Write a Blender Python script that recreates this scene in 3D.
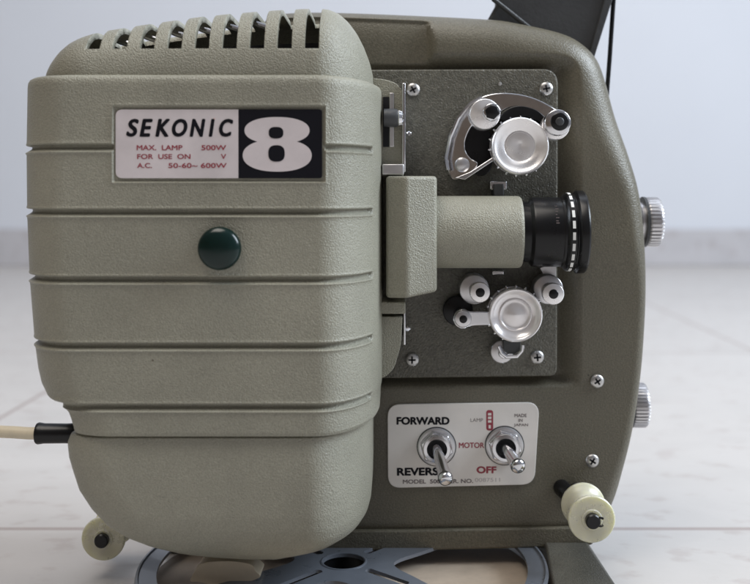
import bpy, bmesh, math, random
import numpy as np
from mathutils import Vector, Matrix, Quaternion
random.seed(7)
S = bpy.context.scene
for o in list(bpy.data.objects): bpy.data.objects.remove(o)
C = S.collection
PI = math.pi
MM = 0.001
# ------------------------------------------------------------------ camera, light, exposure
# measuring aid: the photo's pixels on the plane Y (mm, 0 = face of the projector, negative = nearer), camera 500 mm away
VX, VY, D0, H = 395.0, 190.0, 500.0, 190.0          # camera axis in the photo, distance and height above the floor
def sc(Y): return 0.5*(D0+Y)/D0
def P(px, py, Y): return Vector(((px-VX)*sc(Y), Y, (VY-py)*sc(Y)+H))
cam = bpy.data.cameras.new("camera"); co = bpy.data.objects.new("camera", cam); C.objects.link(co)
S.camera = co
co.location = (0, -D0*MM, H*MM); co.rotation_euler = (PI/2, 0, 0)
cam.sensor_width = 36; cam.lens = 48
cam.shift_x = (375-VX)/750; cam.shift_y = -(292-VY)/750
cam.clip_start = 0.01; cam.clip_end = 50
cam.dof.use_dof = True; cam.dof.focus_distance = 0.460; cam.dof.aperture_fstop = 9
S.view_settings.view_transform = 'Standard'; S.view_settings.look = 'None'
S.view_settings.exposure = 0.0; S.view_settings.gamma = 1
W = bpy.data.worlds.new("World"); S.world = W; W.use_nodes = True
wn, wl = W.node_tree.nodes, W.node_tree.links
bg = wn["Background"]
tc = wn.new('ShaderNodeTexCoord'); sx = wn.new('ShaderNodeSeparateXYZ'); rp = wn.new('ShaderNodeValToRGB'); ad = wn.new('ShaderNodeMath')
wl.new(tc.outputs['Generated'], sx.inputs[0]); vd = wn.new('ShaderNodeVectorMath'); vd.operation = 'DOT_PRODUCT'; vd.inputs[1].default_value = (.36, .24, .28)
wl.new(tc.outputs['Generated'], vd.inputs[0]); ad.operation = 'ADD'; ad.inputs[1].default_value = .5
wl.new(vd.outputs['Value'], ad.inputs[0]); wl.new(ad.outputs[0], rp.inputs[0]); wl.new(rp.outputs[0], bg.inputs[0])
e = rp.color_ramp.elements
e[0].position = .15; e[0].color = (.29, .22, .165, 1); e[1].position = .85; e[1].color = (.78, .84, .98, 1)
bg.inputs[1].default_value = 0.38
def area(name, loc, target, size, size_y, power, color):
    l = bpy.data.lights.new(name, 'AREA'); l.shape = 'RECTANGLE'; l.size = size; l.size_y = size_y
    l.energy = power; l.color = color
    o = bpy.data.objects.new(name, l); C.objects.link(o); o.location = loc
    o.rotation_euler = (Vector(target)-Vector(loc)).to_track_quat('-Z', 'Y').to_euler()
    return o
area("window_light", (1.9, -.12, 1.45), (0, 0, .15), 1.0, 1.3, 78, (.82, .91, 1.0))
area("ceiling_light", (-.5, -.6, 2.3), (0, .1, .1), 1.3, 1.3, 32, (1.0, .93, .84))
area("far_window_light", (.3, .9, 2.6), (0, 2.2, .3), 2.5, 1.0, 18, (.84, .90, 1.0))

# ------------------------------------------------------------------ materials
def mat(name, col,  rough=.5, metal=0., bump=None, var=None, spec=.5, coat=0, aniso=0, sss=0, trans=0, speck=None, grain=None):
    m = bpy.data.materials.new(name); m.use_nodes = True
    n, l = m.node_tree.nodes, m.node_tree.links
    b = n["Principled BSDF"]
    b.inputs['Base Color'].default_value = (*col, 1); b.inputs['Roughness'].default_value = rough
    b.inputs['Metallic'].default_value = metal; b.inputs['Specular IOR Level'].default_value = spec
    b.inputs['Coat Weight'].default_value = coat
    if trans: b.inputs['Transmission Weight'].default_value = trans
    if sss:
        b.inputs['Subsurface Weight'].default_value = sss; b.inputs['Subsurface Radius'].default_value = (.004, .004, .002)
        b.inputs['Subsurface Scale'].default_value = 1
    tcn = n.new('ShaderNodeTexCoord'); oc = tcn.outputs['Object']
    if aniso:
        b.inputs['Anisotropic'].default_value = aniso
        t = n.new('ShaderNodeTangent'); t.direction_type = 'RADIAL'; t.axis = 'Y'; l.new(t.outputs[0], b.inputs['Tangent'])
    colour = None
    if var:                                        # (scale, amount): broad mottling plus fine grain
        nz = n.new('ShaderNodeTexNoise'); nz.inputs['Scale'].default_value = var[0]; nz.inputs['Detail'].default_value = 6
        nz.inputs['Roughness'].default_value = .65
        l.new(oc, nz.inputs['Vector'])
        r = n.new('ShaderNodeValToRGB'); l.new(nz.outputs[0], r.inputs[0])
        a = var[1]; r.color_ramp.elements[0].position = .3; r.color_ramp.elements[1].position = .7
        r.color_ramp.elements[0].color = (*[c*(1-a) for c in col], 1); r.color_ramp.elements[1].color = (*[min(1, c*(1+a)) for c in col], 1)
        colour = r.outputs[0]
        rr = n.new('ShaderNodeMapRange'); l.new(nz.outputs[0], rr.inputs[0])
        rr.inputs['To Min'].default_value = max(0, rough-.12); rr.inputs['To Max'].default_value = min(1, rough+.12); l.new(rr.outputs[0], b.inputs['Roughness'])
    if speck:                                      # (scale, threshold, colour): chips and dirt
        vz = n.new('ShaderNodeTexVoronoi'); vz.inputs['Scale'].default_value = speck[0]; l.new(oc, vz.inputs['Vector'])
        cp = n.new('ShaderNodeMath'); cp.operation = 'LESS_THAN'; cp.inputs[1].default_value = speck[1]; l.new(vz.outputs['Distance'], cp.inputs[0])
        mx = n.new('ShaderNodeMixRGB'); l.new(cp.outputs[0], mx.inputs[0]); mx.inputs[1].default_value = (*col, 1); mx.inputs[2].default_value = (*speck[2], 1)
        if colour: l.new(colour, mx.inputs[1])
        colour = mx.outputs[0]
    if grain:                                      # hammered enamel: light and dark flecks
        gz = n.new('ShaderNodeTexNoise'); gz.inputs['Scale'].default_value = grain[0]; gz.inputs['Detail'].default_value = 3; l.new(oc, gz.inputs['Vector'])
        gr = n.new('ShaderNodeMapRange'); gr.inputs['From Min'].default_value = .3; gr.inputs['From Max'].default_value = .7
        gr.inputs['To Min'].default_value = 1-grain[1]; gr.inputs['To Max'].default_value = 1+grain[1]; l.new(gz.outputs[0], gr.inputs[0])
        gm = n.new('ShaderNodeVectorMath'); gm.operation = 'SCALE'; l.new(gr.outputs[0], gm.inputs['Scale']); gm.inputs[0].default_value = col
        if colour: l.new(colour, gm.inputs[0])
        colour = gm.outputs[0]
    if colour: l.new(colour, b.inputs['Base Color'])
    if bump:                                       # (scale, distance_mm, strength)
        nz = n.new('ShaderNodeTexNoise'); nz.inputs['Scale'].default_value = bump[0]; nz.inputs['Detail'].default_value = 2.5
        l.new(oc, nz.inputs['Vector'])
        vo = n.new('ShaderNodeTexVoronoi'); vo.feature = 'SMOOTH_F1'; vo.inputs['Scale'].default_value = bump[0]*.8; l.new(oc, vo.inputs['Vector'])
        mm = n.new('ShaderNodeMath'); mm.operation = 'SUBTRACT'; l.new(nz.outputs[0], mm.inputs[0])
        ms = n.new('ShaderNodeMath'); ms.operation = 'MULTIPLY'; ms.inputs[1].default_value = .7; l.new(vo.outputs['Distance'], ms.inputs[0]); l.new(ms.outputs[0], mm.inputs[1])
        bp = n.new('ShaderNodeBump'); bp.inputs['Distance'].default_value = bump[1]*MM; bp.inputs['Strength'].default_value = bump[2]
        l.new(mm.outputs[0], bp.inputs['Height']); l.new(bp.outputs[0], b.inputs['Normal'])
    return m
M = {}
M['pale'] = mat('pale_hammered_paint', (.268, .258, .205), .40, grain=(1500, .13), bump=(1850, .34, 1.0), var=(13, .13), speck=(48, .028, (.12, .10, .075)))
M['olive'] = mat('olive_body_paint', (.120, .109, .080), .38, grain=(1300, .22), bump=(1500, .25, .7), var=(12, .10), speck=(48, .028, (.035, .03, .022)))
M['panel'] = mat('dark_hammered_paint', (.116, .110, .088), .32, grain=(1400, .22), bump=(1500, .40, 1.0), var=(500, .25))
M['dark'] = mat('dark_grey_paint', (.042, .044, .047), .42, bump=(700, .25, .4), var=(30, .2))
M['black'] = mat('black_plastic', (.006, .006, .007), .30, var=(60, .3), spec=.35)
M['inner'] = mat('recess_shade', (.006, .006, .008), .8)  # near-black colour that paints the shade in slots, sockets and vents
M['chrome'] = mat('polished_steel', (.72, .72, .74), .13, 1., var=(90, .10))
M['alu'] = mat('turned_aluminium', (.90, .88, .88), .26, .72, var=(55, .05), aniso=.85, coat=.6)
M['milky'] = mat('milky_cap', (.86, .83, .83), .22, .40, var=(50, .06), coat=.8)
M['satin'] = mat('satin_aluminium', (.66, .65, .66), .34, 1., var=(70, .1))
M['screw'] = mat('screw_steel', (.56, .55, .54), .38, 1., var=(300, .25))
M['white'] = mat('printed_plate', (.66, .60, .61), .34, var=(45, .09), coat=.2, speck=(110, .05, (.72, .50, .46)))
M['cream_plate'] = mat('printed_control_plate', (.76, .72, .68), .38, var=(40, .06), coat=.1, speck=(60, .03, (.35, .28, .22)))
M['ink'] = mat('black_ink', (.005, .005, .009), .55, spec=.2)
M['red'] = mat('red_ink', (.30, .035, .055), .45)
M['grey_ink'] = mat('grey_ink', (.16, .13, .13), .5)
M['faint_ink'] = mat('faint_ink', (.42, .38, .38), .5)
M['green'] = mat('dark_green_plastic', (.002, .014, .012), .2, spec=.4, var=(80, .2))
M['nylon'] = mat('yellowed_nylon', (.66, .64, .51), .28, sss=.8, trans=.2, var=(60, .06))
M['cord'] = mat('cream_cord', (.68, .60, .45), .5, var=(60, .1))
M['reel'] = mat('blue_grey_enamel', (.155, .170, .200), .30, metal=.25, var=(40, .12), coat=.2)
M['foot'] = mat('shaded_foot_olive', (.062, .058, .047), .45, grain=(1300, .2), bump=(1500, .25, .6), var=(20, .15))  # olive darkened so that the right foot's shade is in its colour
M['lining'] = mat('tan_card', (.44, .36, .285), .6, var=(26, .28))
M['horn'] = mat('cream_card', (.66, .57, .43), .6, var=(45, .1))
M['paintw'] = mat('white_wall_paint', (.62, .64, .69), .85, var=(1.4, .025), bump=(60, .5, .15))
M['groove'] = mat('knob_groove', (.10, .095, .10), .4, 1.)

def floor_mat(name, base, tile=None):
    m = bpy.data.materials.new(name); m.use_nodes = True
    n, l = m.node_tree.nodes, m.node_tree.links; b = n["Principled BSDF"]
    b.inputs['Roughness'].default_value = .38; b.inputs['Specular IOR Level'].default_value = .35
    g = n.new('ShaderNodeTexCoord'); oc = g.outputs['Object']
    mp = n.new('ShaderNodeMapping'); mp.inputs['Scale'].default_value = (1, 1.35, 1); mp.inputs['Rotation'].default_value = (0, 0, .35); l.new(oc, mp.inputs[0])
    a = n.new('ShaderNodeTexNoise'); a.inputs['Scale'].default_value = 9; a.inputs['Detail'].default_value = 8; a.inputs['Roughness'].default_value = .6; a.inputs['Distortion'].default_value = 1.2
    l.new(mp.outputs[0], a.inputs['Vector'])
    r = n.new('ShaderNodeValToRGB'); l.new(a.outputs[0], r.inputs[0])
    E = r.color_ramp.elements; E[0].position = .33; E[0].color = (*[c*.94 for c in base], 1); E[1].position = .56; E[1].color = (*base, 1)
    pk = n.new('ShaderNodeTexNoise'); pk.inputs['Scale'].default_value = 42; pk.inputs['Detail'].default_value = 4; l.new(mp.outputs[0], pk.inputs['Vector'])
    pr = n.new('ShaderNodeValToRGB'); l.new(pk.outputs[0], pr.inputs[0])
    pr.color_ramp.elements[0].position = .34; pr.color_ramp.elements[0].color = (.86, .82, .81, 1); pr.color_ramp.elements[1].position = .44; pr.color_ramp.elements[1].color = (1, 1, 1, 1)
    mu = n.new('ShaderNodeMixRGB'); mu.blend_type = 'MULTIPLY'; mu.inputs[0].default_value = .8; l.new(r.outputs[0], mu.inputs[1]); l.new(pr.outputs[0], mu.inputs[2])
    l.new(mu.outputs[0], b.inputs['Base Color'])
    bp = n.new('ShaderNodeBump'); bp.inputs['Distance'].default_value = .0006; bp.inputs['Strength'].default_value = .5; l.new(pk.outputs[0], bp.inputs['Height']); l.new(bp.outputs[0], b.inputs['Normal'])
    if tile:
        w, d, ox, oy, gap = tile
        sp = n.new('ShaderNodeSeparateXYZ'); l.new(oc, sp.inputs[0])
        outs = []
        for ch, size, off in (('X', w, ox), ('Y', d, oy)):
            s1 = n.new('ShaderNodeMath'); s1.operation = 'SUBTRACT'; s1.inputs[1].default_value = off; l.new(sp.outputs[ch], s1.inputs[0])
            s2 = n.new('ShaderNodeMath'); s2.operation = 'PINGPONG'; s2.inputs[1].default_value = size/2; l.new(s1.outputs[0], s2.inputs[0])
            s3 = n.new('ShaderNodeMath'); s3.operation = 'LESS_THAN'; s3.inputs[1].default_value = gap; l.new(s2.outputs[0], s3.inputs[0]); outs.append(s3)
        mxx = n.new('ShaderNodeMath'); mxx.operation = 'MAXIMUM'; l.new(outs[0].outputs[0], mxx.inputs[0]); l.new(outs[1].outputs[0], mxx.inputs[1])
        gm = n.new('ShaderNodeMixRGB'); l.new(mxx.outputs[0], gm.inputs[0]); l.new(mu.outputs[0], gm.inputs[1]); gm.inputs[2].default_value = (.34, .29, .27, 1)
        l.new(gm.outputs[0], b.inputs['Base Color'])
    return m
M['floor'] = floor_mat('pale_stone_tiles', (.50, .475, .455), (.752, .607, .423, .061, .0024))
M['skirt'] = floor_mat('grey_stone_skirting', (.50, .49, .51))

# ------------------------------------------------------------------ mesh helpers (all in mm)
class MB:
    def __init__(s): s.v = []; s.f = []
    def add(s, vs, fs):
        b = len(s.v); s.v += [tuple(v) for v in vs]; s.f += [tuple(i+b for i in f) for f in fs]; return s
    def box(s, a, b):
        x0, y0, z0 = a; x1, y1, z1 = b
        return s.add([(x0,y0,z0),(x1,y0,z0),(x1,y1,z0),(x0,y1,z0),(x0,y0,z1),(x1,y0,z1),(x1,y1,z1),(x0,y1,z1)],
                     [(0,3,2,1),(4,5,6,7),(0,1,5,4),(1,2,6,5),(2,3,7,6),(3,0,4,7)])
    def prism(s, pts, y0, y1):                    # outline of (x, z) mm, extruded along Y from y0 (near) to y1
        n = len(pts); v = [(x, y0, z) for x, z in pts]+[(x, y1, z) for x, z in pts]
        f = [tuple(range(n)), tuple(range(2*n-1, n-1, -1))]+[(i, i+n, (i+1) % n+n, (i+1) % n) for i in range(n)]
        return s.add(v, f)
    def lathe(s, prof, c, ax, n=48, close=False): # prof: (radius, distance along the axis)
        ax = Vector(ax).normalized(); t = ax.orthogonal().normalized(); u = ax.cross(t)
        c = Vector(c); vs = []; fs = []; k = len(prof)
        for r, d in prof:
            for i in range(n):
                a = 2*PI*i/n; vs.append(c+ax*d+(t*math.cos(a)+u*math.sin(a))*max(r, .001))
        for j in range(k-1 if not close else k):
            j2 = (j+1) % k
            for i in range(n): fs.append((j*n+i, j*n+(i+1) % n, j2*n+(i+1) % n, j2*n+i))
        if not close:
            fs.append(tuple(range(n-1, -1, -1))); fs.append(tuple((k-1)*n+i for i in range(n)))
        return s.add(vs, fs)
    def tube(s, pts, rad, n=14):
        pts = [Vector(p) for p in pts]; k = len(pts); vs = []; fs = []; t0 = None
        rads = rad if hasattr(rad, '__len__') else [rad]*k
        for j, p in enumerate(pts):
            d = (pts[min(j+1, k-1)]-pts[max(j-1, 0)]).normalized()
            if t0 is None: t0 = d.orthogonal().normalized()
            t0 = (t0-d*t0.dot(d)).normalized(); u = d.cross(t0)
            for i in range(n):
                a = 2*PI*i/n; vs.append(p+(t0*math.cos(a)+u*math.sin(a))*rads[j])
        for j in range(k-1):
            for i in range(n): fs.append((j*n+i, j*n+(i+1) % n, (j+1)*n+(i+1) % n, (j+1)*n+i))
        fs.append(tuple(range(n-1, -1, -1))); fs.append(tuple((k-1)*n+i for i in range(n)))
        return s.add(vs, fs)
    def build(s, name, m, parent=None, bevel=0, seg=3, ang=35, origin=None, smooth=True):
        me = bpy.data.meshes.new(name)
        o0 = Vector(origin) if origin is not None else Vector((0, 0, 0))
        me.from_pydata([((v[0]-o0.x)*MM, (v[1]-o0.y)*MM, (v[2]-o0.z)*MM) for v in s.v], [], s.f)
        bm = bmesh.new(); bm.from_mesh(me); bmesh.ops.recalc_face_normals(bm, faces=bm.faces); bm.to_mesh(me); bm.free()
        me.materials.append(m)
        if smooth:
            me.polygons.foreach_set('use_smooth', [True]*len(me.polygons)); me.set_sharp_from_angle(angle=math.radians(ang))
        o = bpy.data.objects.new(name, me); C.objects.link(o); o.location = o0*MM
        if parent is not None: attach(o, parent)
        if bevel:
            b = o.modifiers.new('bevel', 'BEVEL'); b.width = bevel*MM; b.segments = seg; b.limit_method = 'ANGLE'; b.angle_limit = math.radians(32)
            b.harden_normals = False
        return o
def world_loc(o):
    v = Vector(o.location); p = o.parent
    while p: v += p.location; p = p.parent
    return v
def attach(o, parent):
    o.location = o.location-world_loc(parent); o.parent = parent
def thing(name, label, cat, loc=(0, 0, 0), group=None):
    o = bpy.data.objects.new(name, None); C.objects.link(o); o.location = Vector(loc)*MM; o.empty_display_size = .03
    o['label'] = label; o['category'] = cat
    if group: o['group'] = group
    return o
def round_poly(pts, rad, n=8):                    # rounds the corners of an outline; rad one number or one per corner
    out = []; k = len(pts)
    for i in range(k):
        p, a, b = Vector(pts[i]), Vector(pts[i-1]), Vector(pts[(i+1) % k])
        r = rad[i] if hasattr(rad, '__len__') else rad
        da, db = (a-p), (b-p); r = min(r, da.length*.49, db.length*.49)
        if r < .01: out.append(tuple(p)); continue
        A = p+da.normalized()*r; B = p+db.normalized()*r
        for j in range(n+1):
            t = j/n; q = A*(1-t)**2+p*2*t*(1-t)+B*t*t; out.append(tuple(q))
    return out
def px_poly(pts, Y): return [(P(x, y, Y).x, P(x, y, Y).z) for x, y in pts]
def catmull(pts, n=8, closed=True):
    out = []; k = len(pts); Q = [Vector(p) for p in pts]
    rng = range(k) if closed else range(k-1)
    for i in rng:
        if closed: p0, p1, p2, p3 = Q[i-1], Q[i], Q[(i+1) % k], Q[(i+2) % k]
        else: p0, p1, p2, p3 = Q[max(i-1, 0)], Q[i], Q[i+1], Q[min(i+2, k-1)]
        for j in range(n):
            t = j/n; out.append(tuple(.5*((2*p1)+(-p0+p2)*t+(2*p0-5*p1+4*p2-p3)*t*t+(-p0+3*p1-3*p2+p3)*t**3)))
    if not closed: out.append(tuple(Q[-1]))
    return out
def text(txt, px, py, hpx, Y, m, parent, name='lettering', wpx=None, shear=0, bold=0, align='LEFT', rotz=0, track=1.0):
    """px, py: left end of the base line; hpx: cap height; wpx: full width, all in photo pixels on plane Y"""
    cu = bpy.data.curves.new(name, 'FONT'); cu.body = txt; cu.size = 1; cu.shear = shear; cu.extrude = 0
    cu.space_character = track; cu.resolution_u = 5
    tmp = bpy.data.objects.new(name, cu); C.objects.link(tmp)
    dg = bpy.context.evaluated_depsgraph_get(); me = bpy.data.meshes.new_from_object(tmp.evaluated_get(dg))
    bpy.data.objects.remove(tmp)
    co_ = np.empty(len(me.vertices)*3); me.vertices.foreach_get('co', co_); co_ = co_.reshape(-1, 3)
    x0, x1 = co_[:, 0].min(), co_[:, 0].max(); y0, y1 = co_[:, 1].min(), co_[:, 1].max()
    k = sc(Y); hy = hpx*k/(y1-y0); wx = (wpx*k/(x1-x0)) if wpx else hy
    c0 = P(px, py, Y); X = (co_[:, 0]-x0)*wx; Z = (co_[:, 1]-y0)*hy
    X2 = X*math.cos(rotz)-Z*math.sin(rotz); Z2 = X*math.sin(rotz)+Z*math.cos(rotz)
    new = np.stack([X2*MM, np.zeros_like(X), Z2*MM], 1)
    me.vertices.foreach_set('co', new.ravel()); me.update()
    if bold:                                      # heavier strokes: shifted copies a hair apart in depth
        bq = bold*hpx*k*MM*1.1; b0 = bmesh.new()
        for q, (dx, dz) in enumerate(((0, 0), (1, 0), (-1, 0), (0, .8), (0, -.8), (.7, .6), (-.7, .6), (.7, -.6), (-.7, -.6))):
            t_ = me.copy(); t_.transform(Matrix.Translation((dx*bq, -q*.004*MM, dz*bq))); b0.from_mesh(t_); bpy.data.meshes.remove(t_)
        b0.to_mesh(me); b0.free()
    me.materials.clear(); me.materials.append(m)
    o = bpy.data.objects.new(name, me); C.objects.link(o); o.location = c0*MM; attach(o, parent)
    return o
def sstep(a, b, x):
    t = np.clip((x-a)/(b-a), 0, 1); return t*t*(3-2*t)
def grid_mesh(V, name, m, parent, keep=None, cap_ends=(), wrap=False):
    """V: (rows, cols, 3) in mm"""
    R_, K = V.shape[:2]; f = []
    for j in range(R_-1):
        for i in range(K-1):
            if keep is None or keep[j, i]:
                a = j*K+i; f.append((a, a+1, a+K+1, a+K))
    vs = V.reshape(-1, 3).tolist()
    for r in cap_ends: f.append(tuple(r*K+i for i in range(K)))
    mb = MB(); mb.v = [tuple(v) for v in vs]; mb.f = f
    return mb.build(name, m, parent, ang=50)

# ------------------------------------------------------------------ the setting
def struct(o): o['kind'] = 'structure'; return o
WY = 2020.
mb = MB(); mb.add([(-4000, -1500, 0), (4000, -1500, 0), (4000, WY+20, 0), (-4000, WY+20, 0)], [(0, 1, 2, 3)]); struct(mb.build('floor', M['floor'], smooth=False))
mb = MB(); mb.box((-4000, WY, -10), (4000, WY+120, 3000)); struct(mb.build('wall', M['paintw'], smooth=False))
skp = MB().prism([(0, 0)], 0, 1) if False else MB()
skp.box((-4000, WY-14, .5), (4000, WY-1, 92))
sk = skp.build('skirting', M['skirt'], bevel=1.5); struct(sk)

# ------------------------------------------------------------------ the projector
proj = thing('film_projector', 'vintage grey-green metal film projector with ribbed lamp house, lens and toggle switches', 'projector', (0, 20, 0))

# --- main body: a casting whose face is a height field over its outline
def body_shell():
    out_px = [(256, 60), (258, 34), (268, 17), (290, 12.2), (345, 12), (480, 18), (520, 23), (560, 32), (581, 42), (597, 58), (606, 80), (616, 118), (628, 155), (637, 190), (641, 230), (642, 285), (640, 335),
              (636, 380), (629, 425), (620, 465), (611, 497), (598, 520), (580, 527), (480, 529), (300, 530), (262, 528), (256, 505), (255, 400), (255, 200)]
    Ye = 12
    pts = catmull(out_px, 6)
    pts = np.array([(P(x, y, Ye).x, P(x, y, Ye).z) for x, y in pts])
    c = np.array((P(430, 290, Ye).x, P(430, 290, Ye).z))
    # resample by angle from the centre
    N = 420; ths = np.linspace(0, 2*PI, N, endpoint=False); R_ = []
    A = pts; B = np.roll(pts, -1, 0)
    for th in ths:
        d = np.array((math.cos(th), math.sin(th))); best = 0
        E = B-A; den = d[0]*E[:, 1]-d[1]*E[:, 0]
        w = A-c
        with np.errstate(divide='ignore', invalid='ignore'):
            t = (w[:, 0]*E[:, 1]-w[:, 1]*E[:, 0])/den; u = (w[:, 0]*d[1]-w[:, 1]*d[0])/den
        ok = (t > 0) & (u >= -1e-6) & (u <= 1+1e-6)
        R_.append(t[ok].max())
    R_ = np.array(R_)
    s = np.concatenate([np.linspace(0, .6, 60, endpoint=False), np.linspace(.6, .86, 50, endpoint=False), 1-.14*(1-np.linspace(0, 1, 40))**1.6])
    X = c[0]+np.outer(s, R_*np.cos(ths)); Z = c[1]+np.outer(s, R_*np.sin(ths))
    flat = np.stack([X.ravel(), Z.ravel()], 1)
    dist = np.full(len(flat), 1e9)
    for a, b in zip(A, B):
        ab = b-a; L = (ab*ab).sum()
        t = np.clip(((flat-a)@ab)/L, 0, 1); q = a+t[:, None]*ab
        dist = np.minimum(dist, np.hypot(*(flat-q).T))
    dist = dist.reshape(X.shape)
    py = VY-(Z-H)/.5; px = VX+X/.5
    rr = 5+12*sstep(300, 80, py)*1+0*px            # edge radius: soft at the top right, tighter below
    rr = rr*1.0+3*sstep(430, 520, py)
    t = np.clip(1-dist/rr, 0, 1); Y = rr*(1-np.sqrt(np.clip(1-t*t, 0, 1)))
    # recess round the film gate panel, open to the top left
    soft = 6
    def inside(x0, x1, y0, y1, s_):
        return sstep(x0-s_, x0+s_, px)*sstep(x1+s_, x1-s_, px)*sstep(y0-s_, y0+s_, py)*sstep(y1+s_, y1-s_, py)
    rec = sstep(188, 200, px)*sstep(583, 558, px)*sstep(52, 70, py)*sstep(388, 377, py)
    rec = np.maximum(rec*sstep(3, 9, dist), .7*sstep(435, 426, px)*sstep(-60, -50, py)*sstep(250, 200, py)*sstep(-1, 6, dist))
    Y = np.maximum(Y, 7.0*rec+Y*.6*rec)*1.0
    # slight swell that catches the light beside the lens
    Y = Y-.9*np.exp(-((py-246)/22)**2)*sstep(572, 590, px)*(dist > 2)*sstep(1, 8, dist)
    V = np.stack([X, Y, Z], 2)
    # close round in angle, then the sides going back
    back = [V[-1]*1.0]
    for y, inset in ((20, 0), (40, 0.0), (58, 0), (62, 2), (63, 5)):
        r = V[-1].copy(); r[:, 1] = y
        r[:, 0] -= np.cos(ths)*inset; r[:, 2] -= np.sin(ths)*inset; back.append(r)
    V = np.concatenate([V, np.stack(back[1:])], 0)
    V = np.concatenate([V, V[:, :1]], 1)
    o = grid_mesh(V, 'body', M['olive'], proj, cap_ends=(V.shape[0]-1,))
    return o
body = body_shell()

# base rail and the splayed feet
mb = MB(); mb.prism(round_poly(px_poly([(262, 530.5), (400, 530.5), (560, 527.5), (590, 527), (594, 545), (560, 547.5), (400, 551), (262, 551)], -2), 2), -2, 60)
mb.build('base_rail', M['olive'], proj, bevel=1)
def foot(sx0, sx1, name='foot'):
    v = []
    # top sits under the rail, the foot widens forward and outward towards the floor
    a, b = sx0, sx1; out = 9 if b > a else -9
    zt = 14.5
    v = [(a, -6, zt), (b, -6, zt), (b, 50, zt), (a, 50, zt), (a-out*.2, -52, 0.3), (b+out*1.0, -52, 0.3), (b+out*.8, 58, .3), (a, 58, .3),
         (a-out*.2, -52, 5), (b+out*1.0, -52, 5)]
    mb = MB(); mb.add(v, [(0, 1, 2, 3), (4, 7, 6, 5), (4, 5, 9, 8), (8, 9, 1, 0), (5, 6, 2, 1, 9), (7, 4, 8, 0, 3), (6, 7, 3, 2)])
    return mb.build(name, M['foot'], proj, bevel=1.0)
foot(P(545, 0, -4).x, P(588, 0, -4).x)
mb = MB(); mb.add([(-112, 18, 40), (-70, 18, 40), (-70, 58, 40), (-112, 58, 40), (-120, 22, .3), (-104, 22, .3), (-104, 58, .3), (-120, 58, .3)], [(0, 1, 2, 3), (7, 6, 5, 4), (0, 4, 5, 1), (1, 5, 6, 2), (2, 6, 7, 3), (3, 7, 4, 0)])
mb.build('foot', M['olive'], proj, bevel=1)

# --- film gate panel
pan = [(330, 70), (558, 69), (557, 376), (330, 379)]
mb = MB(); mb.prism(round_poly(px_poly(pan, -1), [1, 8, 4, 1], 8), -1, 7.6)
panel = mb.build('gate_panel', M['panel'], proj, bevel=.9)

def screw(px, py, Y, r=3.3, rot=.3, parent=proj, m='screw'):
    c = P(px, py, Y)
    mb = MB(); mb.lathe([(r*.98, .3), (r, -.4), (r*.93, -1.0), (r*.72, -1.45), (r*.4, -1.7), (.01, -1.75)], c, (0, 1, 0), 28)
    o = mb.build('screw', M[m], parent, origin=c, ang=60)
    x = MB()
    for a in (rot, rot+PI/2):
        d = Vector((math.cos(a), 0, math.sin(a))); n_ = Vector((-math.sin(a), 0, math.cos(a)))
        v = []
        for yy in (-1.83, -1.0):
            for p_, q_ in ((-1, -1), (1, -1), (1, 1), (-1, 1)):
                v.append(c+d*(p_*r*.52)+n_*(q_*r*.13)+Vector((0, yy, 0)))
        x.add(v, [(0, 3, 2, 1), (4, 5, 6, 7), (0, 1, 5, 4), (1, 2, 6, 5), (2, 3, 7, 6), (3, 0, 4, 7)])
    x.build('cross_slot', M['inner'], o, origin=c, smooth=False)  # dark bars on the head paint the shade of a cross recess
    return o
for (x, y, r_) in ((413, 90, .5), (546, 89, .2), (412, 359.5, 0), (537, 357, .1)): screw(x, y, -1, 3.5, r_)
screw(597, 381, -.2, 3.5, .6); screw(592, 460.5, .6, 3.5, 1.0)
for x, y in ((500, 84), (452, 158)):
    c = P(x, y, -1); MB().lathe([(.9, .2), (.9, -.35), (.5, -.5), (.01, -.5)], c, (0, 1, 0), 12).build('pin', M['screw'], proj, origin=c)

# --- lens housing: wedge block, barrel, black lens
Yb = -22.; kb = sc(Yb)
blk = MB()
def blk_ring(py):
    return [P(386, py, -44), P(407, py, -48), P(437, py, -41), (P(437, py, -41).x+0, -1.5, P(437, py, -41).z), (P(386, py, -44).x, -1.5, P(386, py, -44).z)]
top = [Vector(v) for v in blk_ring(176)]; bot = [Vector(v) for v in blk_ring(299)]
for L in (top, bot):
    z = L[1].z
    for v in L: v.z = z
bot[2].z += 2.5; bot[3].z += 2.5
blk.add(top+bot, [(0, 1, 2, 3, 4), (9, 8, 7, 6, 5)]+[(i, i+5, (i+1) % 5+5, (i+1) % 5) for i in range(5)])
gate = blk.build('lens_housing', M['pale'], proj, bevel=1.6, seg=4)
Zc = P(0, 232, Yb).z; AX = (1, 0, 0)
def xm(px): return P(px, 0, Yb).x
c = Vector((0, Yb, Zc))
bar = MB(); bar.lathe([(17.2, xm(425)), (17.2, xm(517)), (17.0, xm(519)), (16.4, xm(520.5)), (14.5, xm(520.5))], c, AX, 96)
bar.build('lens_barrel', M['pale'], proj, origin=(xm(470), Yb, Zc))
ln = MB()
ln.lathe([(14.4, xm(516)), (14.4, xm(528)), (14.9, xm(529)), (16.4, xm(531)), (16.6, xm(533)), (16.6, xm(559)), (16.9, xm(560)), (16.9, xm(562)), (18.3, xm(564)), (18.6, xm(565)),
          (18.6, xm(571)), (18.2, xm(572)), (18.2, xm(573)), (19.6, xm(575)), (19.8, xm(576)), (19.8, xm(582)), (19.3, xm(583.5)), (16.5, xm(583.5)), (15.2, xm(577)), (13.5, xm(572)), (0.01, xm(570))], c, AX, 96)
lens = ln.build('lens', M['black'], proj, origin=(xm(560), Yb, Zc), ang=25)
mk = MB()
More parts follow.
